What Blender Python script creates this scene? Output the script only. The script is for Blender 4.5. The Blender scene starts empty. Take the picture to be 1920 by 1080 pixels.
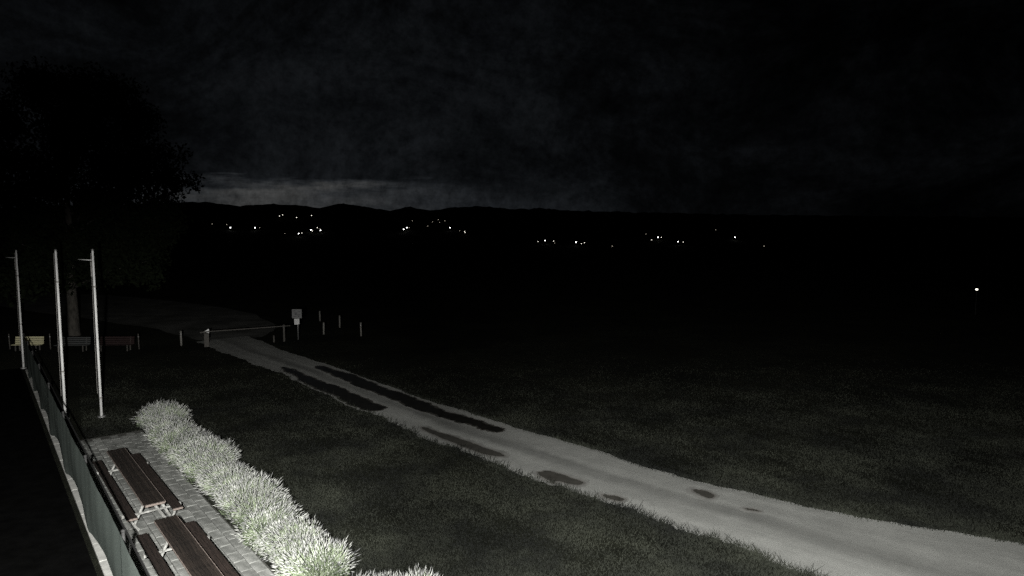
import bpy, bmesh, math, random
import numpy as np
from mathutils import Vector, Matrix

R = math.radians
rng = np.random.default_rng(7)
random.seed(7)
S = bpy.context.scene
COL = S.collection

# ---------------------------------------------------------------- camera
H_CAM, F_PX = 8.5, 1250.0
cd = bpy.data.cameras.new('camera')
cam = bpy.data.objects.new('camera', cd)
COL.objects.link(cam)
cd.sensor_width = 36.0
cd.lens = 36.0 * F_PX / 1920.0
cd.clip_start, cd.clip_end = 0.1, 9000
cam.location = (0, 0, H_CAM)
cam.rotation_euler = (R(90) - math.atan(110 / F_PX), 0, 0)
S.camera = cam

# ---------------------------------------------------------------- world: overcast night sky with town glow
W = bpy.data.worlds.new('World')
S.world = W
W.use_nodes = True
nt = W.node_tree
nt.nodes.clear()


def nd(t, typ, **kw):
    n = t.nodes.new(typ)
    for k, v in kw.items():
        setattr(n, k, v)
    return n


def link(t, a, b):
    t.links.new(a, b)


def mth(t, op, a, b=None, c=None, clamp=False):
    n = nd(t, 'ShaderNodeMath', operation=op, use_clamp=clamp)
    for i, v in enumerate((a, b, c)):
        if v is None:
            continue
        if isinstance(v, (int, float)):
            n.inputs[i].default_value = v
        else:
            link(t, v, n.inputs[i])
    return n.outputs[0]


def maprange(t, v, a, b, c=0.0, d=1.0, smooth=True):
    n = nd(t, 'ShaderNodeMapRange')
    if smooth:
        n.interpolation_type = 'SMOOTHSTEP'
    link(t, v, n.inputs[0])
    for i, x in enumerate((a, b, c, d)):
        n.inputs[i + 1].default_value = x
    return n.outputs[0]


tc = nd(nt, 'ShaderNodeTexCoord')
sep = nd(nt, 'ShaderNodeSeparateXYZ')
link(nt, tc.outputs['Generated'], sep.inputs[0])
dx, dy, dz = sep.outputs
az = mth(nt, 'ARCTAN2', dx, dy)                     # 0 straight ahead, negative to the left
elz = mth(nt, 'MAXIMUM', dz, 0.0)
mp = nd(nt, 'ShaderNodeMapping')
mp.inputs['Scale'].default_value = (1, 1, 1.7)
mp.inputs['Location'].default_value = (0.35, 0.1, 0.2)
link(nt, tc.outputs['Generated'], mp.inputs[0])
n1 = nd(nt, 'ShaderNodeTexNoise')
n1.inputs['Scale'].default_value = 4.0
n1.inputs['Detail'].default_value = 7
n1.inputs['Roughness'].default_value = 0.68
n1.inputs['Distortion'].default_value = 0.6
link(nt, mp.outputs[0], n1.inputs['Vector'])
mp2 = nd(nt, 'ShaderNodeMapping')
mp2.inputs['Scale'].default_value = (1, 1, 7)
link(nt, tc.outputs['Generated'], mp2.inputs[0])
n2 = nd(nt, 'ShaderNodeTexNoise')
n2.inputs['Scale'].default_value = 9
n2.inputs['Detail'].default_value = 6
n2.inputs['Roughness'].default_value = 0.6
link(nt, mp2.outputs[0], n2.inputs['Vector'])
cl = maprange(nt, n1.outputs['Fac'], 0.34, 0.68)
# broad light of the town under the cloud, centred left of straight ahead
a1 = mth(nt, 'DIVIDE', mth(nt, 'ADD', az, 0.20), 0.46)
lobe = mth(nt, 'EXPONENT', mth(nt, 'MULTIPLY', mth(nt, 'MULTIPLY', a1, a1), -1.0))
e1 = mth(nt, 'EXPONENT', mth(nt, 'MULTIPLY', elz, -4.2))
broad = mth(nt, 'MULTIPLY', mth(nt, 'MULTIPLY', lobe, e1), mth(nt, 'MULTIPLY_ADD', cl, 0.75, 0.25))
# clear strip low over the hills
a2 = mth(nt, 'DIVIDE', mth(nt, 'ADD', az, 0.34), 0.2)
lobe2 = mth(nt, 'EXPONENT', mth(nt, 'MULTIPLY', mth(nt, 'MULTIPLY', a2, a2), -1.0))
edge = mth(nt, 'MULTIPLY_ADD', n2.outputs['Fac'], 0.06, 0.026)
strip = mth(nt, 'SUBTRACT', 1.0, mth(nt, 'DIVIDE', mth(nt, 'SUBTRACT', elz, edge), 0.018), clamp=True)
strip = mth(nt, 'MULTIPLY', mth(nt, 'MULTIPLY', strip, lobe2), mth(nt, 'MULTIPLY_ADD', n2.outputs['Fac'], 2.2, -0.2))
lum = mth(nt, 'ADD', mth(nt, 'MULTIPLY', broad, 0.0108), mth(nt, 'MULTIPLY', strip, 0.030))
lum = mth(nt, 'ADD', lum, mth(nt, 'MULTIPLY_ADD', mth(nt, 'POWER', cl, 2.5), 0.0016, 0.0001))
n3 = nd(nt, 'ShaderNodeTexNoise')
n3.inputs['Scale'].default_value = 70
n3.inputs['Detail'].default_value = 5
n3.inputs['Roughness'].default_value = 0.75
link(nt, tc.outputs['Generated'], n3.inputs['Vector'])
lum = mth(nt, 'MULTIPLY', lum, maprange(nt, n3.outputs['Fac'], 0.3, 0.7, 0.55, 1.45, smooth=False))
colr = nd(nt, 'ShaderNodeMix', data_type='RGBA')
colr.inputs[6].default_value = (0.86, 0.98, 1.14, 1)
colr.inputs[7].default_value = (0.98, 1.0, 1.0, 1)
link(nt, strip, colr.inputs[0])
vm = nd(nt, 'ShaderNodeVectorMath', operation='SCALE')
link(nt, colr.outputs[2], vm.inputs[0])
link(nt, lum, vm.inputs['Scale'])
bg = nd(nt, 'ShaderNodeBackground')
link(nt, vm.outputs[0], bg.inputs[0])
bg.inputs[1].default_value = 1.0
wo = nd(nt, 'ShaderNodeOutputWorld')
link(nt, bg.outputs[0], wo.inputs[0])

# ---------------------------------------------------------------- the building's floodlights (on the wall under the camera)


def flood(name, loc, target, power, size, blend, color=(1.0, 0.99, 0.95), radius=0.08):
    l = bpy.data.lights.new(name, 'SPOT')
    l.energy = power
    l.spot_size = R(size)
    l.spot_blend = blend
    l.color = color
    l.shadow_soft_size = radius
    o = bpy.data.objects.new(name, l)
    COL.objects.link(o)
    o.location = loc
    d = Vector(target) - Vector(loc)
    o.rotation_euler = d.to_track_quat('-Z', 'Y').to_euler()
    return o


flood('terrace_floodlight', (-2.3, 2.5, 7.6), (-9.3, 16.0, 1.7), 33000, 52, 0.75)
flood('road_floodlight', (0.6, 2.0, 7.2), (4.8, 15.5, 0), 31000, 82, 0.9)

# ---------------------------------------------------------------- view
vs = S.view_settings
vs.view_transform = 'Standard'
vs.look = 'None'
vs.exposure = 0.0
vs.gamma = 1.0
vs.use_curve_mapping = False
S.cycles.use_denoising = False
S.cycles.max_bounces = 4
S.cycles.sample_clamp_indirect = 4

# ---------------------------------------------------------------- helpers


def tag(o, label=None, cat=None, group=None, kind=None):
    if label:
        o['label'] = label
    if cat:
        o['category'] = cat
    if group:
        o['group'] = group
    if kind:
        o['kind'] = kind
    return o


def obj(name, me, m=None, parent=None, loc=None, rot=None):
    o = bpy.data.objects.new(name, me)
    COL.objects.link(o)
    if m is not None and not me.materials:
        me.materials.append(m)
    if parent is not None:
        o.parent = parent
    if loc is not None:
        o.location = loc
    if rot is not None:
        o.rotation_euler = rot
    return o


def thing(name, loc, rz=0.0, label=None, cat=None, group=None):
    o = bpy.data.objects.new(name, None)
    COL.objects.link(o)
    o.empty_display_size = 0.2
    o.location = loc
    o.rotation_euler = (0, 0, rz)
    tag(o, label, cat, group)
    return o


class MB:
    """collects boxes, bars, tubes and faces for ONE mesh"""

    def __init__(self):
        self.v, self.f = [], []

    def add(self, vs_, fs_):
        b = len(self.v)
        self.v += [tuple(p) for p in vs_]
        self.f += [tuple(i + b for i in q) for q in fs_]

    def box(self, x0, x1, y0, y1, z0, z1, M=None, cham=0.0):
        if cham > 0:
            c = cham
            vs_ = []
            for z, k in ((z0, c), (z0 + c, 0), (z1 - c, 0), (z1, c)):
                vs_ += [(x0 + k, y0 + k, z), (x1 - k, y0 + k, z), (x1 - k, y1 - k, z), (x0 + k, y1 - k, z)]
            fs_ = [(3, 2, 1, 0), (12, 13, 14, 15)]
            for r in range(3):
                for i in range(4):
                    fs_.append((r * 4 + i, r * 4 + (i + 1) % 4, r * 4 + 4 + (i + 1) % 4, r * 4 + 4 + i))
        else:
            vs_ = [(x0, y0, z0), (x1, y0, z0), (x1, y1, z0), (x0, y1, z0), (x0, y0, z1), (x1, y0, z1), (x1, y1, z1), (x0, y1, z1)]
            fs_ = [(3, 2, 1, 0), (4, 5, 6, 7), (0, 1, 5, 4), (1, 2, 6, 5), (2, 3, 7, 6), (3, 0, 4, 7)]
        if M is not None:
            vs_ = [M @ Vector(p) for p in vs_]
        self.add(vs_, fs_)
        return self

    def bar(self, a, b, w, d=None, up=(0, 0, 1)):
        """rectangular bar from a to b"""
        a, b = Vector(a), Vector(b)
        d = d or w
        t = (b - a).normalized()
        upv = Vector(up)
        if abs(t.dot(upv)) > 0.98:
            upv = Vector((0, 1, 0))
        s = t.cross(upv).normalized()
        u = s.cross(t)
        vs_ = []
        for p in (a, b):
            for i, j in ((-1, -1), (1, -1), (1, 1), (-1, 1)):
                vs_.append(p + s * (i * w / 2) + u * (j * d / 2))
        self.add(vs_, [(3, 2, 1, 0), (4, 5, 6, 7), (0, 1, 5, 4), (1, 2, 6, 5), (2, 3, 7, 6), (3, 0, 4, 7)])
        return self

    def tube(self, pts, rad, n=10, cap=True):
        pts = [Vector(p) for p in pts]
        if isinstance(rad, (int, float)):
            rad = [rad] * len(pts)
        vs_, fs_ = [], []
        for k, p in enumerate(pts):
            t = (pts[min(k + 1, len(pts) - 1)] - pts[max(k - 1, 0)]).normalized()
            up = Vector((0, 0, 1)) if abs(t.z) < 0.95 else Vector((0, 1, 0))
            s = t.cross(up).normalized()
            u = s.cross(t)
            for i in range(n):
                a = 2 * math.pi * i / n
                vs_.append(p + (s * math.cos(a) + u * math.sin(a)) * rad[k])
        for k in range(len(pts) - 1):
            for i in range(n):
                j = (i + 1) % n
                fs_.append((k * n + i, k * n + j, k * n + n + j, k * n + n + i))
        if cap:
            fs_.append(tuple(range(n))[::-1])
            fs_.append(tuple(range((len(pts) - 1) * n, len(pts) * n)))
        self.add(vs_, fs_)
        return self

    def mesh(self, name, smooth=False):
        me = bpy.data.meshes.new(name)
        me.from_pydata(self.v, [], self.f)
        me.update()
        if smooth:
            me.polygons.foreach_set('use_smooth', [True] * len(me.polygons))
        return me

    def build(self, name, m, parent=None, loc=None, rot=None, smooth=False):
        return obj(name, self.mesh(name, smooth), m, parent, loc, rot)


def fast_mesh(name, verts, faces):
    """numpy mesh, all faces with the same number of corners"""
    me = bpy.data.meshes.new(name)
    nv, (nf, k) = len(verts), faces.shape
    me.vertices.add(nv)
    me.vertices.foreach_set('co', verts.astype(np.float32).ravel())
    me.loops.add(nf * k)
    me.loops.foreach_set('vertex_index', faces.astype(np.int32).ravel())
    me.polygons.add(nf)
    me.polygons.foreach_set('loop_start', np.arange(nf, dtype=np.int32) * k)
    me.update()
    me.validate()
    return me


# ---------------------------------------------------------------- materials


def mat(name, c1, c2=None, scale=8.0, rough=0.8, bump=0.0, bscale=None, detail=6, lo=0.35, hi=0.65, stretch=None, metal=0.0, spec=0.3, rnd=0.0, coords='Object'):
    m = bpy.data.materials.new(name)
    m.use_nodes = True
    t = m.node_tree
    b = t.nodes['Principled BSDF']
    b.inputs['Roughness'].default_value = rough
    b.inputs['Metallic'].default_value = metal
    b.inputs['Specular IOR Level'].default_value = spec
    c2 = c2 or tuple(x * 0.75 for x in c1)
    tcn = nd(t, 'ShaderNodeTexCoord')
    vec = tcn.outputs[coords]
    if stretch:
        mpn = nd(t, 'ShaderNodeMapping')
        mpn.inputs['Scale'].default_value = stretch
        link(t, vec, mpn.inputs[0])
        vec = mpn.outputs[0]
    n = nd(t, 'ShaderNodeTexNoise')
    n.inputs['Scale'].default_value = scale
    n.inputs['Detail'].default_value = detail
    n.inputs['Roughness'].default_value = 0.6
    link(t, vec, n.inputs['Vector'])
    fac = maprange(t, n.outputs['Fac'], lo, hi, smooth=False)
    mx = nd(t, 'ShaderNodeMix', data_type='RGBA')
    mx.inputs[6].default_value = (*c2, 1)
    mx.inputs[7].default_value = (*c1, 1)
    link(t, fac, mx.inputs[0])
    out = mx.outputs[2]
    if rnd > 0:
        oi = nd(t, 'ShaderNodeObjectInfo')
        hv = nd(t, 'ShaderNodeHueSaturation')
        link(t, out, hv.inputs['Color'])
        link(t, mth(t, 'MULTIPLY_ADD', oi.outputs['Random'], rnd, 1 - rnd / 2), hv.inputs['Value'])
        out = hv.outputs[0]
    link(t, out, b.inputs['Base Color'])
    if bump > 0:
        nb = nd(t, 'ShaderNodeTexNoise')
        nb.inputs['Scale'].default_value = bscale or scale * 4
        nb.inputs['Detail'].default_value = 4
        link(t, vec, nb.inputs['Vector'])
        bp = nd(t, 'ShaderNodeBump')
        bp.inputs['Strength'].default_value = bump
        bp.inputs['Distance'].default_value = 0.03
        link(t, nb.outputs['Fac'], bp.inputs['Height'])
        link(t, bp.outputs[0], b.inputs['Normal'])
    return m


M = {}
M['white_paint'] = mat('white_paint', (0.42, 0.42, 0.40), (0.16, 0.16, 0.15), 6, 0.5, 0.1)
M['pole'] = mat('pole_white_paint', (0.86, 0.86, 0.85), (0.66, 0.66, 0.65), 3, 0.55, 0.1, stretch=(1, 1, 0.6))
M['rope'] = mat('grey_rope', (0.35, 0.34, 0.32), None, 30, 0.9)
M['steel'] = mat('galvanised_steel', (0.42, 0.42, 0.41), (0.28, 0.28, 0.28), 12, 0.45, metal=0.6)
M['wood'] = mat('dark_stained_wood', (0.034, 0.026, 0.021), (0.009, 0.007, 0.006), 5, 0.7, 0.35, 30, stretch=(0.6, 9, 9), rnd=0.7)
M['bench_wood'] = mat('red_brown_wood', (0.034, 0.024, 0.020), (0.009, 0.007, 0.006), 5, 0.7, 0.3, 30, stretch=(0.6, 9, 9), rnd=0.5)
M['endgrain'] = mat('pale_end_board', (0.28, 0.23, 0.205), (0.14, 0.115, 0.10), 20, 0.8)
M['yellow_wood'] = mat('yellow_varnished_wood', (0.80, 0.76, 0.50), (0.62, 0.58, 0.36), 6, 0.6, 0.1, stretch=(1, 8, 8))
M['grey_wood'] = mat('grey_weathered_wood', (0.085, 0.09, 0.09), (0.04, 0.04, 0.04), 8, 0.85, 0.2, stretch=(1, 8, 8))
M['maroon_wood'] = mat('dark_red_wood', (0.035, 0.020, 0.019), (0.02, 0.012, 0.012), 8, 0.85, 0.2, stretch=(1, 8, 8))
M['post_wood'] = mat('weathered_post_wood', (0.27, 0.26, 0.24), (0.15, 0.145, 0.13), 9, 0.9, 0.3)
M['dull_wood'] = mat('dull_old_wood', (0.11, 0.105, 0.095), (0.06, 0.055, 0.05), 9, 0.9, 0.3)
M['dark_iron'] = mat('dark_iron', (0.05, 0.05, 0.05), (0.03, 0.03, 0.03), 9, 0.6)
M['concrete'] = mat('pale_concrete', (0.55, 0.55, 0.52), (0.40, 0.40, 0.38), 3, 0.9, 0.2)
M['paver'] = mat('grey_concrete_paver', (0.31, 0.315, 0.30), (0.15, 0.155, 0.145), 2.2, 0.9, 0.35, 40, rnd=0.4)
M['joint'] = mat('paver_joint_sand', (0.10, 0.10, 0.09), (0.06, 0.06, 0.055), 20, 0.95, 0.3)
M['dark_board'] = mat('dark_top_board', (0.016, 0.016, 0.016), (0.01, 0.01, 0.01), 9, 0.8)
M['bark'] = mat('tree_bark', (0.09, 0.083, 0.072), (0.035, 0.032, 0.028), 6, 0.95, 0.8, 14, stretch=(1, 1, 0.3))
M['leaf'] = mat('tree_leaf', (0.015, 0.020, 0.010), (0.007, 0.010, 0.005), 2, 0.9, spec=0.05)
M['lav_stem'] = mat('lavender_stem', (0.45, 0.52, 0.36), (0.09, 0.115, 0.07), 3.0, 0.8, rnd=0.3)
M['lav_leaf'] = mat('lavender_leaf', (0.18, 0.225, 0.135), (0.04, 0.052, 0.03), 4, 0.8)
M['lav_flower'] = mat('lavender_flower', (0.60, 0.61, 0.57), (0.13, 0.13, 0.145), 3.0, 0.85, lo=0.32, hi=0.60, rnd=0.4)
M['grass'] = mat('grass_blade', (0.029, 0.032, 0.023), (0.005, 0.006, 0.0045), 0.32, 0.85, detail=5, lo=0.40, hi=0.62)
M['sign_sheet'] = mat('white_notice_sheet', (0.78, 0.78, 0.77), (0.66, 0.66, 0.66), 20, 0.6)
M['ink'] = mat('grey_print', (0.10, 0.10, 0.11), None, 20, 0.7)
M['sign_face'] = mat('grey_sign_face', (0.24, 0.24, 0.24), (0.16, 0.16, 0.16), 14, 0.6)
M['blue'] = mat('dark_blue_box', (0.03, 0.06, 0.10), (0.02, 0.04, 0.07), 14, 0.6)

# ground: rough grass
def ground_material():
    m = bpy.data.materials.new('rough_grass_ground')
    m.use_nodes = True
    t = m.node_tree
    b = t.nodes['Principled BSDF']
    b.inputs['Roughness'].default_value = 0.95
    b.inputs['Specular IOR Level'].default_value = 0.1
    o = nd(t, 'ShaderNodeTexCoord').outputs['Object']

    def noise(s, d, r=0.6):
        n = nd(t, 'ShaderNodeTexNoise')
        n.inputs['Scale'].default_value = s
        n.inputs['Detail'].default_value = d
        n.inputs['Roughness'].default_value = r
        link(t, o, n.inputs['Vector'])
        return n.outputs['Fac']
    big = maprange(t, noise(0.16, 5), 0.36, 0.66)
    mid = maprange(t, noise(1.1, 6, 0.7), 0.3, 0.7)
    fine = maprange(t, noise(26, 4, 0.75), 0.3, 0.7)
    m1 = nd(t, 'ShaderNodeMix', data_type='RGBA')
    m1.inputs[6].default_value = (0.011, 0.0125, 0.008, 1)
    m1.inputs[7].default_value = (0.025, 0.027, 0.018, 1)
    link(t, big, m1.inputs[0])
    m2 = nd(t, 'ShaderNodeMix', data_type='RGBA', blend_type='MULTIPLY')
    m2.inputs[0].default_value = 0.75
    link(t, m1.outputs[2], m2.inputs[6])
    cr = nd(t, 'ShaderNodeCombineColor')
    s = mth(t, 'ADD', mth(t, 'MULTIPLY', mid, 0.6), mth(t, 'MULTIPLY', fine, 0.9))
    for i in range(3):
        link(t, s, cr.inputs[i])
    link(t, cr.outputs[0], m2.inputs[7])
    link(t, m2.outputs[2], b.inputs['Base Color'])
    bp = nd(t, 'ShaderNodeBump')
    bp.inputs['Strength'].default_value = 0.8
    bp.inputs['Distance'].default_value = 0.05
    link(t, mth(t, 'ADD', fine, mth(t, 'MULTIPLY', mid, 2.0)), bp.inputs['Height'])
    link(t, bp.outputs[0], b.inputs['Normal'])
    return m


M['ground'] = ground_material()


def road_material():
    m = bpy.data.materials.new('pale_gravel_road')
    m.use_nodes = True
    t = m.node_tree
    b = t.nodes['Principled BSDF']
    b.inputs['Roughness'].default_value = 0.95
    b.inputs['Specular IOR Level'].default_value = 0.15
    tcn = nd(t, 'ShaderNodeTexCoord')
    uv, o = tcn.outputs['UV'], tcn.outputs['Object']
    sp = nd(t, 'ShaderNodeSeparateXYZ')
    link(t, uv, sp.inputs[0])

    def noise(v, s, d, r=0.6, st=None):
        if st:
            mpn = nd(t, 'ShaderNodeMapping')
            mpn.inputs['Scale'].default_value = st
            link(t, v, mpn.inputs[0])
            v = mpn.outputs[0]
        n = nd(t, 'ShaderNodeTexNoise')
        n.inputs['Scale'].default_value = s
        n.inputs['Detail'].default_value = d
        n.inputs['Roughness'].default_value = r
        link(t, v, n.inputs['Vector'])
        return n.outputs['Fac']
    streak = maprange(t, noise(uv, 1.0, 6, 0.6, (0.10, 5.0, 1)), 0.36, 0.64)
    fine = maprange(t, noise(o, 30, 5, 0.8), 0.28, 0.72)
    mid = maprange(t, noise(o, 0.9, 6, 0.65), 0.32, 0.68)
    # middle strip between the wheel tracks is darker and weedy
    wob = mth(t, 'MULTIPLY_ADD', noise(uv, 1.0, 4, 0.6, (0.25, 0.0, 1)), 0.2, -0.1)
    dm = mth(t, 'ABSOLUTE', mth(t, 'SUBTRACT', mth(t, 'ADD', sp.outputs[1], wob), 0.5))
    centre = maprange(t, dm, 0.03, 0.16, 1.0, 0.0)
    val = mth(t, 'MULTIPLY_ADD', streak, 0.20, 0.80)
    val = mth(t, 'MULTIPLY', val, mth(t, 'MULTIPLY_ADD', fine, 0.08, 0.94))
    val = mth(t, 'MULTIPLY', val, mth(t, 'MULTIPLY_ADD', mid, 0.16, 0.90))
    val = mth(t, 'MULTIPLY', val, mth(t, 'MULTIPLY_ADD', centre, -0.32, 1.0))
    vmn = nd(t, 'ShaderNodeVectorMath', operation='SCALE')
    vmn.inputs[0].default_value = (0.335, 0.34, 0.322)
    link(t, val, vmn.inputs['Scale'])
    link(t, vmn.outputs[0], b.inputs['Base Color'])
    bp = nd(t, 'ShaderNodeBump')
    bp.inputs['Strength'].default_value = 0.22
    bp.inputs['Distance'].default_value = 0.02
    link(t, mth(t, 'ADD', fine, mid), bp.inputs['Height'])
    link(t, bp.outputs[0], b.inputs['Normal'])
    return m


M['road'] = road_material()


def puddle_material(name, c, rough):
    m = mat(name, c, tuple(x * 0.7 for x in c), 3, rough, spec=0.5)
    return m


M['puddle'] = puddle_material('standing_rain_water', (0.020, 0.019, 0.016), 0.06)
M['mud'] = puddle_material('wet_mud', (0.080, 0.077, 0.068), 0.35)
M['moist'] = puddle_material('moist_gravel', (0.265, 0.265, 0.25), 0.9)
M['damp'] = puddle_material('damp_gravel', (0.20, 0.195, 0.18), 0.8)


def screen_material():
    m = bpy.data.materials.new('green_windscreen_mesh')
    m.use_nodes = True
    t = m.node_tree
    t.nodes.clear()
    o = nd(t, 'ShaderNodeTexCoord').outputs['Object']
    n = nd(t, 'ShaderNodeTexNoise')
    n.inputs['Scale'].default_value = 22
    n.inputs['Detail'].default_value = 5
    link(t, o, n.inputs['Vector'])
    wv = nd(t, 'ShaderNodeTexWave', wave_type='BANDS', bands_direction='X')
    wv.inputs['Scale'].default_value = 4.2
    wv.inputs['Distortion'].default_value = 1.0
    link(t, o, wv.inputs['Vector'])
    f = mth(t, 'MULTIPLY', mth(t, 'MULTIPLY_ADD', n.outputs['Fac'], 0.9, 0.4), mth(t, 'MULTIPLY_ADD', wv.outputs['Fac'], 0.14, 0.9))
    v = nd(t, 'ShaderNodeVectorMath', operation='SCALE')
    v.inputs[0].default_value = (0.27, 0.315, 0.29)
    link(t, f, v.inputs['Scale'])
    d = nd(t, 'ShaderNodeBsdfDiffuse')
    tr = nd(t, 'ShaderNodeBsdfTranslucent')
    link(t, v.outputs[0], d.inputs[0])
    link(t, v.outputs[0], tr.inputs[0])
    mx = nd(t, 'ShaderNodeMixShader')
    mx.inputs[0].default_value = 0.3
    link(t, d.outputs[0], mx.inputs[1])
    link(t, tr.outputs[0], mx.inputs[2])
    out = nd(t, 'ShaderNodeOutputMaterial')
    link(t, mx.outputs[0], out.inputs[0])
    return m


M['screen'] = screen_material()


def glow(name, c, s):
    m = bpy.data.materials.new(name)
    m.use_nodes = True
    b = m.node_tree.nodes['Principled BSDF']
    b.inputs['Base Color'].default_value = (0.8, 0.8, 0.8, 1)
    b.inputs['Emission Color'].default_value = (*c, 1)
    b.inputs['Emission Strength'].default_value = s
    return m


M['lamp_bright'] = glow('bright_lamp_glass', (1.0, 0.99, 0.97), 9)
M['lamp_mid'] = glow('medium_lamp_glass', (1.0, 0.94, 0.82), 3.4)
M['lamp_dim'] = glow('dim_lamp_glass', (1.0, 0.88, 0.7), 1.2)

# ---------------------------------------------------------------- terrain: one sheet, flat airfield, valley, hills
SK = [(-900, 395), (0, 398), (300, 392), (380, 388), (450, 396), (520, 393), (560, 394), (600, 401), (640, 391), (690, 399), (735, 405), (765, 398), (815, 405), (850, 399), (905, 397), (960, 402), (1010, 401), (1080, 405), (1200, 408), (1400, 412), (1920, 416), (2900, 414)]
SKX, SKY = np.array(SK).T


def sst(a, b, x):
    t = np.clip((x - a) / (b - a), 0, 1)
    return t * t * (3 - 2 * t)


def terrain(x, y):
    r = np.hypot(x, y)
    azm = np.clip(np.arctan2(x, y), -0.95, 0.95)
    ridge = 22.5 + (430 - np.interp(960 + 1250 * np.tan(azm), SKX, SKY)) / 1250 * 2200
    k = np.cos(azm)
    q = r * k
    return -34 * sst(160, 600, q) + (ridge + 34) * sst(650, 2200, q)


radii = np.concatenate([[0.01, 20, 60, 110, 150], np.linspace(170, 620, 14), np.linspace(660, 2200, 34), [2350, 2600, 3000, 3600, 4200, 4800]])
angs = np.concatenate([np.linspace(-0.95, 0.95, 260), np.linspace(0.95, 2 * math.pi - 0.95, 60)[1:-1]])
RR, AA = np.meshgrid(radii, angs, indexing='ij')
GX, GY = RR * np.sin(AA), RR * np.cos(AA)
GZ = terrain(GX, GY)
rough_far = sst(900, 1800, RR)
GZ += rough_far * rng.normal(0, 1.6, GZ.shape)
nr, na = RR.shape
verts = np.stack([GX, GY, GZ], -1).reshape(-1, 3)
ii, jj = np.meshgrid(np.arange(nr - 1), np.arange(na), indexing='ij')
j2 = (jj + 1) % na
faces = np.stack([ii * na + jj, ii * na + j2, (ii + 1) * na + j2, (ii + 1) * na + jj], -1).reshape(-1, 4)[:, ::-1]
tag(obj('ground', fast_mesh('ground', verts, faces), M['ground']), kind='structure')

# ---------------------------------------------------------------- gravel road
UP = np.array([(24, 12.6), (18.5, 15.0), (13.88, 17.40), (10.36, 19.04), (8.18, 20.58), (6.15, 21.94), (4.83, 23.31), (3.28, 25.11), (1.43, 26.78), (-0.35, 28.67), (-4.36, 32.82), (-9.45, 38.91), (-12.30, 42.25), (-15.51, 45.60), (-18.51, 49.52), (-21.5, 53.2)])
LO = np.array([(16, 5.5), (12, 10.4), (9.3, 13.3), (7.06, 15.85), (6.26, 17.10), (4.81, 18.41), (3.83, 19.30), (3.13, 19.92), (2.18, 20.80), (0.79, 22.18), (-0.23, 23.15), (-1.58, 24.62), (-2.81, 25.76), (-4.80, 28.19), (-7.29, 31.12), (-10.43, 34.82), (-12.98, 38.05), (-16.72, 42.08), (-22.11, 47.92), (-24.2, 50.3)])
AX = np.array((-0.70, 0.714))


def resample(poly, s):
    q = poly @ AX
    return np.stack([np.interp(s, q, poly[:, 0]), np.interp(s, q, poly[:, 1])], -1)


def wobble(s, seed, amp):
    r = np.random.default_rng(seed)
    out = np.zeros_like(s)
    for f_, a_ in ((0.5, 1.0), (1.1, 0.7), (2.3, 0.5), (4.7, 0.35), (9.0, 0.25)):
        out += a_ * np.sin(s * f_ * 2 + r.uniform(0, 6.28))
    return out * amp


s = np.linspace(-6.0, 52.5, 700)
up, lo = resample(UP, s), resample(LO, s)
nrm = np.array((0.714, 0.70))
up = up + nrm * wobble(s, 1, 0.05)[:, None]
lo = lo + nrm * wobble(s, 2, 0.085)[:, None]
NT = 9
tt = np.linspace(0, 1, NT)
P3 = lo[:, None, :] * (1 - tt)[None, :, None] + up[:, None, :] * tt[None, :, None]
zz = 0.006 + 0.02 * np.sin(np.pi * tt) ** 2
verts = np.concatenate([P3, np.broadcast_to(zz[None, :, None], P3.shape[:2] + (1,))], -1).reshape(-1, 3)
ii, jj = np.meshgrid(np.arange(len(s) - 1), np.arange(NT - 1), indexing='ij')
fr = np.stack([ii * NT + jj, ii * NT + jj + 1, (ii + 1) * NT + jj + 1, (ii + 1) * NT + jj], -1).reshape(-1, 4)[:, ::-1]
me = fast_mesh('gravel_road', verts, fr)
uvs = np.stack(np.broadcast_arrays(s[:, None], tt[None, :]), -1).reshape(-1, 2)
li = np.empty(len(me.loops), dtype=np.int32)
me.loops.foreach_get('vertex_index', li)
ul = me.uv_layers.new(name='UVMap')
ul.data.foreach_set('uv', uvs[li].astype(np.float32).ravel())
tag(obj('gravel_road', me, M['road']), kind='structure')


def sheet(name, pts, z, m, n=8, jitter=0.0, smooth_iters=2, ragged=0.0, grow=0.0):
    """flat closed outline with softened, slightly uneven edge"""
    p = np.array(pts, float)
    for _ in range(smooth_iters):
        q = np.roll(p, -1, 0)
        p = np.stack([0.75 * p + 0.25 * q, 0.25 * p + 0.75 * q], 1).reshape(-1, 2)
    if ragged or grow:
        t_ = np.roll(p, -1, 0) - np.roll(p, 1, 0)
        nn = np.stack([t_[:, 1], -t_[:, 0]], -1) / (np.linalg.norm(t_, axis=1, keepdims=True) + 1e-9)
        area = np.sum(p[:, 0] * np.roll(p[:, 1], -1) - np.roll(p[:, 0], -1) * p[:, 1])
        nn *= 1 if area > 0 else -1
        ln_a = np.cumsum(np.linalg.norm(t_, axis=1)) / 2
        w_ = wobble(ln_a, int(abs(p[0, 0]) * 100), ragged) + rng.normal(0, ragged * 0.35, len(p))
        p = p + nn * (w_ + grow)[:, None]
    if jitter:
        p = p + rng.normal(0, jitter, p.shape)
    bm = bmesh.new()
    vs_ = [bm.verts.new((x, y, z)) for x, y in p]
    f_ = bm.faces.new(vs_)
    if f_.normal.z < 0:
        f_.normal_flip()
    bmesh.ops.triangulate(bm, faces=bm.faces[:])
    bm.normal_update()
    me_ = bpy.data.meshes.new(name)
    bm.to_mesh(me_)
    bm.free()
    return tag(obj(name, me_, m), kind='structure')


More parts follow.
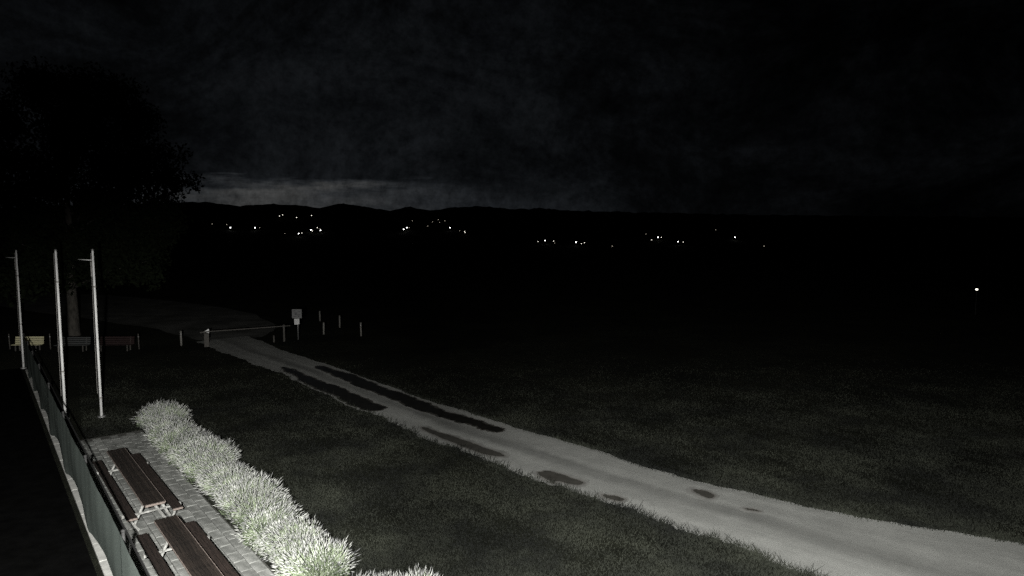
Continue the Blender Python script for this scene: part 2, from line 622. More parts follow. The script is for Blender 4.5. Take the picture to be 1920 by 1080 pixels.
M['dull_gravel'] = mat('dull_trodden_gravel', (0.15, 0.15, 0.14), (0.04, 0.042, 0.035), 0.35, 0.95, 0.4, 20, detail=9)
sheet('gravel_yard', [(-19.8, 52.0), (-20.2, 56.0), (-21.2, 60.0), (-29, 70.5), (-44, 82), (-66, 92), (-72, 84), (-50, 69), (-33, 58.5), (-26, 52.5), (-22.6, 49.2)], 0.003, M['dull_gravel'], jitter=0.15)

M['painted_dark'] = mat('painted_dark_ground', (0.005, 0.005, 0.005), (0.003, 0.003, 0.003), 2, 1.0, 0.2, 40, spec=0.0)
sheet('painted_dark_sheet', [(-4.6, 8.8), (-30.2, 40.4), (-44, 30), (-30, 0), (-8, 0)], 0.004, M['painted_dark'], smooth_iters=0)  # added near-black sheet; darkness left of the fence put into its colour

# puddles lie a few millimetres over the road crown
PUD = []
PUD.append(([(-12.43, 41.41), (-10.23, 39.35), (-7.68, 36.30), (-5.13, 33.14), (-2.71, 30.20), (-1.05, 28.51), (-0.34, 27.50), (-0.78, 27.36), (-1.84, 28.19), (-3.97, 30.38), (-6.50, 33.24), (-9.28, 36.82), (-11.35, 39.35)], True))
PUD.append(([(-14.60, 41.08), (-12.74, 39.20), (-10.37, 36.43), (-8.31, 34.02), (-6.12, 31.50), (-6.07, 30.74), (-6.78, 30.74), (-7.71, 31.50), (-8.94, 33.24), (-10.63, 35.30), (-12.68, 38.05)], True))
PUD.append(([(-4.05, 28.27), (-2.90, 27.28), (-1.71, 26.02), (-0.61, 24.87), (-0.16, 24.27), (-0.70, 24.33), (-1.53, 24.87), (-2.45, 26.02), (-3.57, 27.28)], False))
PUD.append(([(0.82, 22.58), (1.13, 22.94), (1.46, 22.78), (2.01, 22.18), (2.47, 21.75), (2.27, 21.47), (1.79, 21.65), (1.48, 21.89), (1.42, 21.56), (1.20, 22.03)], False))
PUD.append(([(2.90, 20.67), (3.17, 20.75), (3.47, 20.50), (3.63, 20.33), (3.46, 20.12), (3.18, 20.25), (2.96, 20.45)], False))
PUD.append(([(5.88, 21.15), (6.28, 21.15), (6.57, 20.62), (6.36, 20.37), (6.12, 20.45), (5.95, 20.84)], False))
PUD.append(([(7.03, 19.69), (7.35, 19.65), (7.58, 19.42), (7.44, 19.34), (7.11, 19.53)], False))
for pts, wet in PUD:
    sheet('damp_margin', pts, 0.0275, M['moist'], smooth_iters=4, ragged=0.06, grow=0.17)
    if wet:
        sheet('wet_mud', pts, 0.0300, M['mud'], smooth_iters=4, ragged=0.07, grow=0.08)
        sheet('puddle', pts, 0.0345, M['puddle'], smooth_iters=4, ragged=0.085, grow=-0.02)
    else:
        sheet('wet_mud', pts, 0.0300, M['damp'], smooth_iters=4, ragged=0.03, grow=0.05)
        sheet('puddle', pts, 0.0345, M['mud'], smooth_iters=4, ragged=0.025, grow=-0.02)

# ---------------------------------------------------------------- terrace frame: u runs along the tables (towards us), v across (to the right)
U, V = np.array((0.639, -0.769)), np.array((0.769, 0.639))
ANG = math.atan2(U[1], U[0])


def uv(u, v, z=0.0):
    p = U * u + V * v
    return (float(p[0]), float(p[1]), z)


V0, V1, U0, U1 = 2.85, 5.55, -31.3, -13.4
ter = MB().box(U0 - 0.05, U1, V0 - 0.05, V1 + 0.05, -0.05, 0.012).build('paved_terrace', M['joint'])
ter.rotation_euler = (0, 0, ANG)
tag(ter, kind='structure')
PW, PL = 0.30, 0.56
pmesh = []
for k in range(6):
    mb = MB()
    j = [random.uniform(-0.008, 0.008) for _ in range(4)]
    mb.box(-PL / 2 + 0.012 + j[0], PL / 2 - 0.012 + j[1], -PW / 2 + 0.009 + j[2] * 0.6, PW / 2 - 0.009 + j[3] * 0.6, 0.004, 0.05, cham=0.006)
    me = mb.mesh('paver')
    me.materials.append(M['paver'])
    pmesh.append(me)
farmb = MB()
nrow = int((V1 - V0) / PW)
count = 0
for r in range(nrow):
    v = V0 + PW * (r + 0.5)
    off = (r % 2) * PL / 2
    u = U1 - PL / 2 - off
    while u - PL / 2 > U0:
        dz_ = random.uniform(-0.006, 0.006)
        if u > -29.6 and count < 290:
            o = bpy.data.objects.new('paver', random.choice(pmesh))
            COL.objects.link(o)
            o.parent = ter
            o.location = (u, v, dz_)
            o.rotation_euler = (random.uniform(-0.012, 0.012), random.uniform(-0.008, 0.008), random.choice((0, math.pi)) + random.uniform(-0.01, 0.01))
            count += 1
        else:
            farmb.box(u - PL / 2 + 0.012, u + PL / 2 - 0.012, v - PW / 2 + 0.009, v + PW / 2 - 0.009, 0.004, 0.05 + dz_)
        u -= PL
tag(farmb.build('far_pavers', M['paver'], ter), kind='stuff')


# ---------------------------------------------------------------- screen fence
FA, FB = np.array((-4.48, 8.87)), np.array((-29.9, 40.3))
FD = (FB - FA) / np.linalg.norm(FB - FA)
FL = float(np.linalg.norm(FB - FA))
FANG = math.atan2(FD[1], FD[0])
fence = thing('screen_fence', (FA[0], FA[1], 0), FANG, 'long fence hung with green windscreen fabric at the left of the paved terrace', 'fence')
posts_s = [0.0, 6.0, 12.0, 17.8, 23.4, 28.4, 32.8, 36.6, FL]
FH = 2.12
for k in range(len(posts_s) - 1):
    a, b = posts_s[k], posts_s[k + 1]
    n, mz = 40, 12
    vv, ff = [], []
    for i in range(n + 1):
        t_ = i / n
        x = a + 0.012 + (b - a - 0.024) * t_
        hem = 0.03 + 0.36 * math.sin(math.pi * t_) ** 1.2 + 0.012 * math.sin(t_ * 23 + k)
        top = FH - 0.05 * math.sin(math.pi * t_)
        for j in range(mz + 1):
            q = j / mz
            bul = -0.07 * math.sin(math.pi * t_) * (1 - q) ** 2 + 0.02 * math.sin(math.pi * t_) * math.sin(math.pi * q) + 0.003 * math.sin(t_ * 31 + k * 1.7 + 1.5 * q) + 0.008 * math.sin(t_ * 9 + 2 * k)
            vv.append((x, bul, hem + (top - hem) * q))
    for i in range(n):
        for j in range(mz):
            q0 = i * (mz + 1) + j
            ff.append((q0, q0 + mz + 1, q0 + mz + 2, q0 + 1))
    mb = MB()
    mb.add(vv, ff)
    mb.build('screen_panel', M['screen'], fence, smooth=True)
    MB().box(a, b - 0.008, -0.115, -0.095, FH - 0.02, FH + 0.06, cham=0.006).build('top_rail', M['dark_board'], fence)
kb = MB()
for k in range(34):
    if 1.2 * k > FL - 1.2:
        break
    kb.box(1.2 * k, 1.2 * k + 1.19, -0.42, 0.012, -0.05, 0.06 + random.uniform(-0.005, 0.005), cham=0.01)
tag(kb.build('concrete_kerb', M['concrete'], None, (FA[0], FA[1], 0), (0, 0, FANG)), 'long pale concrete kerb under the green screen fence', 'kerb')
pm = MB().tube([(0, 0, -0.2), (0, 0, FH + 0.02)], 0.035, 10).mesh('post', True)
capm = MB().tube([(0, 0, 0), (0, 0, 0.03), (0, 0, 0.05)], [0.045, 0.045, 0.02], 10).mesh('post_cap', True)
for x in posts_s:
    p_ = obj('post', pm, M['dark_iron'], fence, (x, -0.055, 0))
    obj('post_cap', capm, M['dark_iron'], p_, (0, 0, FH + 0.02))

# ---------------------------------------------------------------- picnic tables
TL, TC = 6.05, 3.895


def picnic_table(u_far, label):
    uc = u_far + TL / 2
    t = thing('picnic_table', uv(uc, TC, 0.045), ANG, label, 'picnic table', 'picnic tables on the paved terrace')
    # top: six boards across
    w = 0.53 / 6
    for k in range(6):
        y = -0.265 + w * (k + 0.5)
        MB().box(-TL / 2 + random.uniform(0, 0.02), TL / 2 - random.uniform(0.0, 0.02), -w / 2 + 0.006, w / 2 - 0.006, -0.022, 0.022, cham=0.004).build('table_plank', M['wood'], t, (0, y, 0.725 + random.uniform(-0.002, 0.002)))
    for sgn, nm in ((-1, 'edge_rail'), (1, 'edge_rail')):
        MB().box(-TL / 2 + 0.05, TL / 2 - 0.02, -0.007, 0.007, -0.03, 0.014).build('edge_rail', M['endgrain'], t, (0, sgn * 0.277, 0.717))
    MB().box(-0.022, 0.022, -0.25, 0.25, -0.035, 0.02, cham=0.003).build('end_batten', M['endgrain'], t, (TL / 2 + 0.024, 0, 0.718))
    # benches: two boards each
    for sgn in (-1, 1):
        for k in range(2):
            y = sgn * 0.585 + (k - 0.5) * 0.135
            b_ = MB().box(-TL / 2, TL / 2, -0.062, 0.062, -0.02, 0.02, cham=0.004).build('bench_plank', M['bench_wood'], t, (0, y, 0.43 + random.uniform(-0.002, 0.002)))
        MB().box(-0.02, 0.02, -0.13, 0.13, -0.03, 0.018, cham=0.003).build('bench_end_board', M['endgrain'], t, (TL / 2 + 0.022, sgn * 0.585, 0.428))
    # welded steel trestles
    for x in (-TL / 2 + 1.25, TL / 2 - 0.42):
        mb = MB()
        mb.bar((x, -0.70, 0.385), (x, 0.70, 0.385), 0.05, 0.05)
        mb.bar((x, -0.26, 0.675), (x, 0.26, 0.675), 0.05, 0.05)
        for sgn in (-1, 1):
            mb.bar((x, sgn * 0.20, 0.66), (x, sgn * 0.50, 0.02), 0.06, 0.05, up=(1, 0, 0))
            mb.bar((x + 0.02, sgn * 0.66, 0.37), (x + 0.34, sgn * 0.40, 0.03), 0.045, 0.045)
            mb.box(x - 0.05, x + 0.05, sgn * 0.52 - 0.09, sgn * 0.52 + 0.09, 0.0, 0.02)
            mb.box(x - 0.045, x + 0.045, sgn * 0.735 - 0.04, sgn * 0.735 + 0.025, 0.36, 0.445)
        mb.build('trestle_leg', M['white_paint'], t)
    MB().bar((TL / 2 - 0.40, 0, 0.66), (TL / 2 + 0.30, 0.36, 0.06), 0.05, 0.05).build('brace', M['white_paint'], t)
    return t


picnic_table(-26.55, 'long dark wood picnic table standing farther along the terrace, nearer the flagpoles')
picnic_table(-19.28, 'long dark wood picnic table cut off by the bottom edge of the photo')

# ---------------------------------------------------------------- lavender


def lavender_meshes(seed):
    r = np.random.default_rng(seed)
    rx, ry, hh = 0.66, 0.78, 0.80
    V_, F_ = [], []
    SV, SF = [], []
    FV, FF = [], []
    nst = int(r.uniform(820, 1250))
    skew = r.normal(0, 0.10, 2)

    def ribbon(VV, FFc, pts, w):
        # two crossed tapering ribbons
        pts = np.array(pts)
        d = pts[-1] - pts[0]
        for k in range(2):
            a = r.uniform(0, math.pi) if k == 0 else a + math.pi / 2
            sd = np.array((math.cos(a), math.sin(a), 0.0))
            sd = sd - d * (sd @ d) / (d @ d)
            sd /= np.linalg.norm(sd) + 1e-9
            b = len(VV)
            for q, p in enumerate(pts):
                ww = w * (1 - 0.5 * q / (len(pts) - 1))
                VV.extend([p - sd * ww, p + sd * ww])
            for q in range(len(pts) - 1):
                FFc.append((b + 2 * q, b + 2 * q + 1, b + 2 * q + 3, b + 2 * q + 2))
    for i in range(nst):
        a = r.uniform(0, 2 * math.pi)
        rad = math.sqrt(r.uniform(0, 1))
        tilt = rad ** 1.2
        L = r.choice((1.0, 1.0, 1.0, 0.72)) * r.uniform(0.80, 1.14) * (1 - 0.08 * rad)
        tx, ty = rx * math.cos(a), ry * math.sin(a)
        base = np.array((tx * rad * 0.35, ty * rad * 0.35, 0.02))
        ang = tilt * 1.0 + r.normal(0, 0.05)
        dr = np.array((math.cos(a) * rx / 0.7, math.sin(a) * ry / 0.7, 0))
        tip = base + (dr * math.sin(ang) * 0.72 + np.array((0, 0, math.cos(ang) * 0.92 + 0.10))) * L * 0.80
        tip[2] -= 0.12 * tilt ** 2
        mid = (base + tip) / 2 + np.array((0, 0, 0.10 * tilt)) - dr * 0.03 * tilt
        tip = tip + r.normal(0, 0.035, 3)
        tip[:2] += skew * tip[2]
        tip[2] = max(tip[2], 0.06)
        ribbon(SV, SF, [base, mid, tip], 0.0045)
        # flower spike
        d = tip - mid
        d /= np.linalg.norm(d)
        ln, rd = r.uniform(0.10, 0.19), r.uniform(0.0045, 0.0085)
        s1 = np.cross(d, (0.3, 0.9, 0.2))
        s1 /= np.linalg.norm(s1)
        s2 = np.cross(d, s1)
        b = len(FV)
        FV.append(tip)
        for kk in range(4):
            an = kk * math.pi / 2
            FV.append(tip + d * ln * 0.4 + (s1 * math.cos(an) + s2 * math.sin(an)) * rd)
        FV.append(tip + d * ln)
        for kk in range(4):
            n2_ = (kk + 1) % 4
            FF.append((b, b + 1 + n2_, b + 1 + kk))
            FF.append((b + 5, b + 1 + kk, b + 1 + n2_))
    # narrow leaves filling the mound
    for i in range(1500):
        a = r.uniform(0, 2 * math.pi)
        el = math.asin(r.uniform(0.0, 1.0))
        q = r.uniform(0.45, 1.0)
        c = np.array((math.cos(a) * math.cos(el) * rx * 0.80, math.sin(a) * math.cos(el) * ry * 0.80, math.sin(el) * hh * 0.56)) * q
        d = c / (np.linalg.norm(c) + 1e-6) + np.array((0, 0, 0.9)) + r.normal(0, 0.35, 3)
        d /= np.linalg.norm(d)
        ln = r.uniform(0.09, 0.17)
        sd = np.cross(d, r.normal(0, 1, 3))
        sd /= np.linalg.norm(sd)
        w_ = r.uniform(0.006, 0.011)
        b = len(V_)
        c[2] = max(c[2], 0.02)
        V_.extend([c, c + d * ln * 0.5 - sd * w_, c + d * ln, c + d * ln * 0.5 + sd * w_])
        F_.append((b, b + 1, b + 2, b + 3))
    return (fast_mesh('leaves', np.array(V_), np.array(F_)), fast_mesh('flower_stems', np.array(SV), np.array(SF)), fast_mesh('flower_spikes', np.array(FV), np.array(FF)))


lav = [lavender_meshes(20 + k) for k in range(7)]
for a, b, c in lav:
    a.materials.append(M['lav_leaf'])
    b.materials.append(M['lav_stem'])
    c.materials.append(M['lav_flower'])


def lavender(x, y, k, sc, label):
    t = thing('lavender_bush', (x, y, 0), random.uniform(0, 6.28), label, 'lavender', 'lavender bushes along the terrace')
    t.scale = (sc * random.uniform(0.95, 1.08), sc * random.uniform(0.95, 1.08), sc * random.uniform(0.92, 1.08))
    a, b, c = lav[k % 7]
    tag(obj('foliage', a, None, t), kind='stuff')
    tag(obj('flower_stems', b, None, t), kind='stuff')
    tag(obj('flower_spikes', c, None, t), kind='stuff')
    return t


us = np.arange(-31.9, -14.6, 0.68)
for i, u in enumerate(us):
    if i == 0:
        lb = 'pale lavender bush at the far end of the row, nearest the flagpoles'
    elif i == len(us) - 1:
        lb = 'bright overexposed lavender bush at the near end of the long row'
    elif i > len(us) * 0.62:
        lb = 'bright lavender bush in the near half of the long row beside the tables'
    else:
        lb = 'dimmer lavender bush in the far half of the long row beside the terrace'
    x, y, _ = uv(u + random.uniform(-0.18, 0.18), 6.25 + random.uniform(-0.14, 0.14))
    lavender(x, y, i, random.uniform(0.90, 1.20), lb)
for i, (x, y) in enumerate(((-3.35, 13.85), (-2.75, 13.75), (-2.1, 13.85))):
    lavender(x, y, i + 1, 1.0, 'white-lit lavender bush cut off by the bottom edge, %s of the three after the gap' % ('left', 'middle', 'right')[i])

# ---------------------------------------------------------------- flagpoles


def flagpole(x, y, h, arm, label, bands, rope):
    t = thing('flagpole', (x, y, 0), 0, label, 'flagpole', 'white flagpoles')
    MB().tube([(0, 0, -0.3), (0, 0, h * 0.45), (0, 0, h - 0.02), (0, 0, h)], [0.056, 0.052, 0.044, 0.034], 14).build('pole', M['pole'], t, smooth=True)
    MB().tube([(0, 0, 0), (0, 0, 0.06), (0, 0, 0.08)], [0.16, 0.16, 0.10], 14).build('base_flange', M['steel'], t)
    MB().tube([(0, 0, h), (0, 0, h + 0.03), (0, 0, h + 0.07), (0, 0, h + 0.09)], [0.05, 0.06, 0.05, 0.01], 12).build('finial', M['steel'], t, smooth=True)
    if arm:
        MB().tube([(0.02, 0, h - 0.42), (-0.3, 0, h - 0.405), (-0.66, 0, h - 0.385)], [0.022, 0.02, 0.016], 8).build('banner_arm', M['pole'], t, smooth=True)
    for z in bands:
        MB().tube([(0, 0, z - 0.035), (0, 0, z + 0.035)], 0.061 - 0.012 * z / h, 14).build('collar', M['rope'], t)
    if rope:
        mb = MB()
        for k in range(7):
            z = h - 0.55 - 0.09 * k
            mb.tube([(-0.07 - 0.02 * math.sin(k * 2.1), -0.02, z + 0.06), (-0.085, -0.03, z), (-0.075, -0.02, z - 0.05)], 0.03, 6)
        mb.build('furled_rope', M['rope'], t, smooth=True)
    MB().tube([(-0.10, -0.05, 1.1), (-0.085, -0.05, h * 0.5), (-0.06, -0.04, h - 0.1)], 0.008, 5).build('halyard', M['rope'], t)
    return t


flagpole(-29.95, 40.3, 7.2, True, 'white flagpole with side arm at the far end of the screen fence', (2.75, 5.7, 0.35), True)
flagpole(-20.0, 29.24, 7.55, False, 'white flagpole without an arm, between the two with arms', (2.2, 6.2), False)
flagpole(-18.65, 29.67, 7.55, True, 'white flagpole with side arm standing nearest the lavender row', (5.95, 0.9), True)

# ---------------------------------------------------------------- benches by the tree


def park_bench(x, y, w, m, label):
    t = thing('park_bench', (x, y, 0), R(2), label, 'bench', 'park benches under the tree')
    for k in range(4):
        MB().box(-w / 2, w / 2, -0.018, 0.018, -0.05, 0.05, cham=0.006).build('back_slat', m, t, (0, 0.24 + 0.02 * k, 0.50 + 0.135 * k), (R(-8), 0, 0))
    for k in range(3):
        MB().box(-w / 2, w / 2, -0.05, 0.05, -0.018, 0.018, cham=0.006).build('seat_slat', m, t, (0, -0.16 + 0.125 * k, 0.44))
    for sx in (-1, 1):
        x_ = sx * (w / 2 - 0.28)
        mb = MB()
        mb.bar((x_, -0.19, 0.0), (x_, -0.17, 0.42), 0.05, 0.07)
        mb.bar((x_, 0.22, 0.0), (x_, 0.24, 0.44), 0.05, 0.07)
        mb.bar((x_, 0.25, 0.40), (x_, 0.345, 0.96), 0.05, 0.04)
        mb.bar((x_, -0.2, 0.40), (x_, 0.26, 0.40), 0.05, 0.04)
        mb.build('leg_frame', M['dull_wood'], t)
    return t


park_bench(-34.05, 46.3, 1.95, M['yellow_wood'], 'yellow slatted park bench behind the leftmost flagpole')
park_bench(-30.78, 46.1, 2.25, M['grey_wood'], 'dim grey slatted park bench below the tree trunk, behind the middle flagpole')
park_bench(-27.85, 46.3, 2.35, M['maroon_wood'], 'dim dark red slatted park bench right of the three flagpoles')

# ---------------------------------------------------------------- posts


def wood_post(x, y, h, r_, m, label, group):
    t = thing('wooden_post', (x, y, 0), random.uniform(0, 1.5), label, 'post', group)
    lean = random.uniform(-0.02, 0.02)
    MB().tube([(0, 0, -0.2), (lean * 0.5, 0, h * 0.5), (lean, 0.0, h - 0.03), (lean, 0, h)], [r_, r_ * 0.97, r_ * 0.92, r_ * 0.6], 9).build('shaft', m, t, smooth=True)
    MB().tube([(lean * 0.8, 0, h * 0.8 - 0.025), (lean * 0.8, 0, h * 0.8 + 0.025)], r_ * 1.08, 9).build('wire_band', M['steel'], t)
    return t


for x, lb in ((-35.74, 'thin dark post left of the yellow bench'), (-33.0 + 0.15, 'thin dark post between the yellow bench and the grey bench'), (-29.45, 'thin dark post between the grey bench and the dark red bench'), (-26.55, 'thin dark post at the right end of the dark red bench')):
    wood_post(x, 46.9, 1.12, 0.04, M['dull_wood'], lb, 'thin posts by the benches')
for x, y, h, lb in ((-24.27, 48.37, 1.08, 'wooden post just left of the road barrier'),
                    (-15.29, 53.6, 0.98, 'pale wooden post first to the right of the road sign'),
                    (-12.07, 52.79, 1.1, 'wooden post farthest right of the road sign'),
                    (-14.98, 57.44, 1.05, 'dim wooden post set back between the two right posts'),
                    (-17.86, 61.5, 0.95, 'faint wooden post farthest back behind the road sign')):
    wood_post(x, y, h, 0.07, M['post_wood'], lb, 'wooden posts beside the road')

# ---------------------------------------------------------------- road barrier and sign
bar = thing('road_barrier', (-22.19, 47.92, 0), math.atan2(50.24 - 47.92, -17.35 + 22.19), 'boom barrier lowered across the gravel road', 'barrier')
BL = math.hypot(4.84, 2.32)
MB().box(-0.16, 0.16, -0.12, 0.12, -0.05, 1.0, cham=0.02).build('pivot_post', M['dull_wood'], bar)
MB().bar((0.2, -0.17, 1.13), (BL + 0.45, -0.17, 1.2), 0.05, 0.06).build('boom', M['dull_wood'], bar)
MB().bar((-0.42, -0.17, 1.09), (0.2, -0.17, 1.13), 0.07, 0.09).build('boom_arm', M['dull_wood'], bar)
mb = MB()
mb.add([(-0.20, -0.2, 1.12), (0.18, -0.2, 1.02), (0.18, -0.2, 1.34), (-0.20, -0.14, 1.12), (0.18, -0.14, 1.02), (0.18, -0.14, 1.34)], [(0, 1, 2), (5, 4, 3), (0, 3, 4, 1), (1, 4, 5, 2), (2, 5, 3, 0)])
mb.build('bracket_plate', M['steel'], bar)
MB().tube([(BL, 0, -0.1), (BL, 0, 1.28)], 0.075, 10).build('rest_post', M['dull_wood'], bar)
MB().bar((BL - 0.05, -0.17, 1.12), (BL + 0.05, -0.03, 1.12), 0.05, 0.05).build('rest_cradle', M['steel'], bar)
MB().tube([(BL - 0.75, -0.1, -0.05), (BL - 0.75, -0.1, 0.5), (BL - 0.75, -0.1, 0.53)], [0.06, 0.06, 0.03], 8).build('stub_post', M['dull_wood'], bar)

sg = thing('road_sign', (-16.57, 50.98, 0), 0, 'square grey sign board above two white notices beside the barrier', 'sign')
MB().tube([(0.05, 0, -0.2), (0.05, 0, 2.38)], 0.035, 10).build('sign_post', M['steel'], sg, smooth=True)
bd = MB().box(-0.36, 0.38, -0.06, -0.04, 1.68, 2.38, cham=0.004).build('sign_board', M['sign_face'], sg)
mb = MB()
for (x0, x1, z0, z1) in ((-0.30, -0.06, 2.22, 2.27), (-0.28, 0.05, 2.08, 2.12), (0.1, 0.3, 2.2, 2.25), (-0.15, 0.02, 1.94, 2.05), (0.05, 0.3, 1.92, 1.97), (-0.25, -0.02, 1.80, 1.84), (0.08, 0.22, 1.78, 1.86)):
    mb.box(x0, x1, -0.066, -0.062, z0, z1)
tag(mb.build('print', M['ink'], bd), kind='stuff')
for x0, x1, z0, z1 in ((-0.20, 0.06, 1.19, 1.64), (0.085, 0.19, 1.22, 1.65)):
    n_ = MB().box(x0, x1, -0.055, -0.042, z0, z1, cham=0.003).build('notice', M['sign_sheet'], sg)
    mb = MB()
    for k in range(3):
        mb.box(x0 + 0.03, x1 - 0.03, -0.061, -0.057, z0 + 0.10 + 0.11 * k, z0 + 0.115 + 0.11 * k)
    tag(mb.build('print', M['ink'], n_), kind='stuff')

# ---------------------------------------------------------------- big tree
TX, TY = -35.2, 53.0
tree = thing('broadleaf_tree', (TX, TY, 0), 0, 'huge dark broadleaf tree rising behind the benches', 'tree')
mb = MB()
mb.tube([(0, 0, -0.3), (0.0, 0, 0.3), (0.05, 0, 2.0), (0.0, 0, 4.5), (0.15, 0, 8.0), (0.1, 0, 12.0), (0.2, 0, 16.0)], [0.62, 0.46, 0.38, 0.34, 0.26, 0.17, 0.06], 12)
limbs = []
for k in range(16):
    a = k * 2.4
    z0 = 3.8 + 0.72 * k
    ln = 6.2 * (1 - 0.03 * k)
    p0 = Vector((0.05, 0, z0))
    p1 = p0 + Vector((math.cos(a) * ln * 0.5, math.sin(a) * ln * 0.5, 1.4))
    p2 = p0 + Vector((math.cos(a) * ln, math.sin(a) * ln, 2.2))
    mb.tube([p0, p1, p2], [0.15, 0.09, 0.03], 6)
    limbs += [p1, p2]
mb.build('trunk', M['bark'], tree, smooth=True)
cl_c = []
r = np.random.default_rng(5)
while len(cl_c) < 240:
    p = r.uniform(-1, 1, 3)
    q = np.linalg.norm(p)
    if q > 1 or q < 0.35:
        continue
    c = np.array((1.4 + p[0] * 7.2, p[1] * 7.0, 12.7 + p[2] * 8.1))
    if p[2] < 0:
        c[0] += 0.6
    cl_c.append(c)
cl_c += [np.array((7.6, -0.5, 10.2)), np.array((7.8, 0.2, 9.2)), np.array((7.4, 0.5, 8.2)), np.array((7.9, 0.5, 10.6))]
for k in range(46):
    a = r.uniform(0, 2 * math.pi)
    q = r.uniform(2.0, 7.0)
    cl_c.append(np.array((1.2 + q * math.cos(a), q * math.sin(a) - 0.5, r.uniform(4.3, 7.5))))
cl_c = np.array(cl_c)
NL = 230
cen = np.repeat(cl_c, NL, 0)
dirs = r.normal(0, 1, cen.shape)
dirs /= np.linalg.norm(dirs, axis=1, keepdims=True)
pos = cen + dirs * (r.uniform(0, 1, (len(cen), 1)) ** 0.5) * np.array((1.45, 1.45, 1.1))
n_ = r.normal(0, 1, cen.shape)
n_ /= np.linalg.norm(n_, axis=1, keepdims=True)
s1 = np.cross(n_, r.normal(0, 1, cen.shape))
s1 /= np.linalg.norm(s1, axis=1, keepdims=True)
s2 = np.cross(n_, s1)
sz = r.uniform(0.10, 0.2, (len(cen), 1))
vv = np.stack([pos - s1 * sz, pos - s2 * sz * 0.55, pos + s1 * sz, pos + s2 * sz * 0.55], 1).reshape(-1, 3)
ff = np.arange(len(vv)).reshape(-1, 4)
tag(obj('crown', fast_mesh('crown', vv, ff), M['leaf'], tree), kind='stuff')

# ---------------------------------------------------------------- far lamps
FAR = [(-579.1, 1294.0, 13.3), (-555.6, 1304.0, 12.4), (-526.7, 1252.0, 6.1), (-481.6, 1254.0, 6.0), (-471.8, 1252.0, 6.0), (-510.6, 1472.0, 32.2), (-512.4, 1498.0, 35.1), (-464.8, 1446.0, 28.4), (-462.4, 1546.0, 34.9), (-391.3, 1152.0, -4.2), (-368.1, 1154.0, -4.3), (-366.9, 1168.0, -3.4), (-371.4, 1236.0, 2.0), (-363.7, 1220.0, 0.1), (-375.2, 1290.0, 6.3), (-364.3, 1270.0, 4.1), (-354.8, 1240.0, 1.2), (-202.9, 1254.0, 3.0), (-200.3, 1276.0, 6.2), (-196.2, 1276.0, 6.1), (-212.0, 1424.0, 21.2), (-168.9, 1342.0, 9.5), (-172.0, 1450.0, 19.1), (-164.3, 1496.0, 24.5), (-154.4, 1426.0, 17.8), (-145.0, 1446.0, 21.4), (-118.9, 1286.0, 6.1), (-95.3, 1220.0, 0.3), (-85.7, 1208.0, -0.8), (-83.5, 1190.0, -2.6), (41.1, 1052.0, -16.1), (52.9, 1070.0, -14.8), (66.2, 1064.0, -15.6), (65.8, 1030.0, -18.2), (101.0, 1054.0, -17.1), (106.7, 1028.0, -19.0), (113.6, 1046.0, -17.8), (36.0, 240.0, -3.0), (242.6, 1212.0, -5.6), (230.8, 1104.0, -14.4), (252.2, 1154.0, -10.6), (257.8, 1154.0, -10.7), (267.6, 1078.0, -16.7), (274.2, 1070.0, -17.3), (401.9, 1320.0, 2.0), (389.5, 1168.0, -10.8), (90.6, 240.0, -3.0)]
# brightness of each: 2 bright, 1 medium, 0 dim
BR = [0, 0, 2, 2, 0, 1, 1, 1, 1, 0, 2, 1, 2, 1, 1, 0, 2, 2, 2, 0, 0, 0, 0, 0, 0, 0, 2, 0, 1, 1, 1, 2, 1, 0, 2, 1, 1, 0, 0, 1, 2, 1, 2, 1, 0, 2, 0]
lamp_cache = {}


def far_lamp(x, y, z, b, label, group, hgt=5.5, name='street_lamp'):
    d = math.hypot(x, y)
    t = thing(name, (x, y, z), 0, label, 'street lamp', group)
    rad = max(0.10, d * (0.00030, 0.00042, 0.00062)[b])
    key = (round(rad, 2), hgt)
    if key not in lamp_cache:
        rr = max(key[0], 0.1)
        pm_ = MB().tube([(0, 0, -4), (0, 0, hgt - rr)], [0.03, 0.02], 6).mesh('post')
        pm_.materials.append(M['dark_iron'])
        bm = bmesh.new()
        bmesh.ops.create_icosphere(bm, subdivisions=2, radius=rr)
        bmesh.ops.scale(bm, vec=(1.15, 1.15, 0.85), verts=bm.verts[:])
        hm = []
        for mm in ('lamp_dim', 'lamp_mid', 'lamp_bright'):
            me_ = bpy.data.meshes.new('lamp_globe')
            bm.to_mesh(me_)
            me_.materials.append(M[mm])
            hm.append(me_)
        bm.free()
        hood = MB().tube([(0, 0, rr * 0.80), (0, 0, rr * 0.95), (0, 0, rr * 1.1)], [rr * 1.1, rr * 0.8, rr * 0.1], 8).mesh('hood')
        hood.materials.append(M['dark_iron'])
        lamp_cache[key] = (pm_, hm, hood)
    pm_, hm, hood = lamp_cache[key]
    obj('post', pm_, None, t)
    g = obj('lamp_globe', hm[b], None, t, (0, 0, hgt))
    obj('hood', hood, None, g)
    return t


for (x, y, z), b in zip(FAR, BR):
    px = 960 + 1250 * x / y
    if px < 510:
        wh = 'at the far left of the valley, right of the big tree'
    elif px < 700:
        wh = 'on the upper left hilltop' if z > 20 else 'in the cluster below the left hilltop'
    elif px < 900:
        wh = 'high on the middle hillside' if z > 8 else 'low on the middle hillside'
    elif px < 1160:
        wh = 'in the valley clusters right of the middle'
    else:
        wh = 'in the scattered group farthest right in the valley'
    far_lamp(x, y, z, b, ('faint distant lamp ', 'small white distant lamp ', 'bright white distant lamp ')[b] + wh, 'distant lamps ' + wh)
far_lamp(46.2, 66.0, 0, 1, 'lone white lamp in the dark field at the far right', None, 2.55)

# ---------------------------------------------------------------- mown grass
r = np.random.default_rng(11)


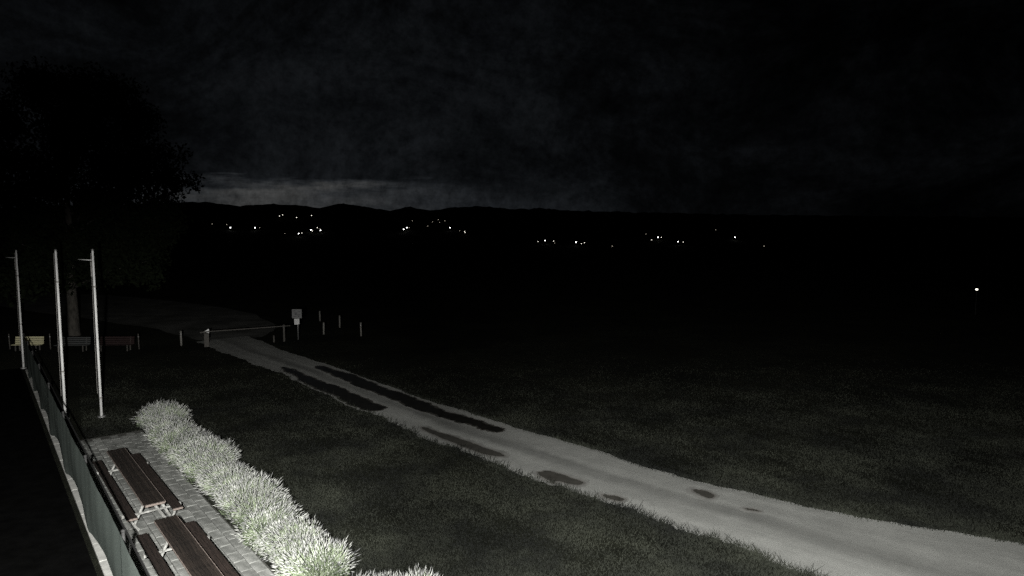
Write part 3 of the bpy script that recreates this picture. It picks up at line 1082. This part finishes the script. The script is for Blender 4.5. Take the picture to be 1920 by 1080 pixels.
def road_side(x, y):
    """signed distance outside the road, positive on grass"""
    q = x * AX[0] + y * AX[1]
    l = np.stack([np.interp(q, s, lo[:, 0]), np.interp(q, s, lo[:, 1])], -1)
    u_ = np.stack([np.interp(q, s, up[:, 0]), np.interp(q, s, up[:, 1])], -1)
    p = np.stack([x, y], -1)
    a_ = ((l - p) * nrm).sum(-1)
    b_ = ((p - u_) * nrm).sum(-1)
    return np.maximum(a_, b_), a_ > b_


N = 760000
Y_ = 1 / r.uniform(1 / 46.0, 1 / 13.2, N)
X_ = r.uniform(-0.66, 0.84, N) * Y_
ds, below = road_side(X_, Y_)
vv_ = X_ * V[0] + Y_ * V[1]
uu_ = X_ * U[0] + Y_ * U[1]
keep = (ds > -0.02 - 0.22 * r.uniform(0, 1, N) ** 4) & ~((vv_ < 5.62) & (uu_ > -31.4)) & (vv_ > 2.9)
# patchy cover
pt = np.sin(X_ * 1.7 + 1.3 * np.sin(Y_ * 0.9)) + np.sin(Y_ * 1.3 + 1.7 * np.sin(X_ * 0.6)) + 0.6 * np.sin(X_ * 4.1 + Y_ * 3.3)
keep &= (r.uniform(-2.2, 2.6, N) < pt + 1.1) | (ds < 0.35)
keep &= r.uniform(0, 1, N) < 1 - sst(26, 46, Y_)
X_, Y_, ds = X_[keep], Y_[keep], ds[keep]
n = len(X_)
hgt = r.uniform(0.025, 0.065, n) * (1 + 1.3 * np.exp(-ds / 0.18))
wid = 0.0045 * (1 + Y_ / 16)
a = r.uniform(0, 2 * math.pi, n)
ln_ = r.normal(0, 0.55, (n, 2)) * hgt[:, None]
base = np.stack([X_, Y_, np.zeros(n)], -1)
sd = np.stack([np.cos(a) * wid, np.sin(a) * wid, np.zeros(n)], -1)
tip = base + np.concatenate([ln_, hgt[:, None]], 1)
vv = np.stack([base - sd, base + sd, tip], 1).reshape(-1, 3)
ff = np.arange(len(vv)).reshape(-1, 3)
tag(obj('mown_grass', fast_mesh('mown_grass', vv, ff), M['grass']), 'short dull green grass of the airfield lawn on both sides of the road', 'grass', kind='stuff')
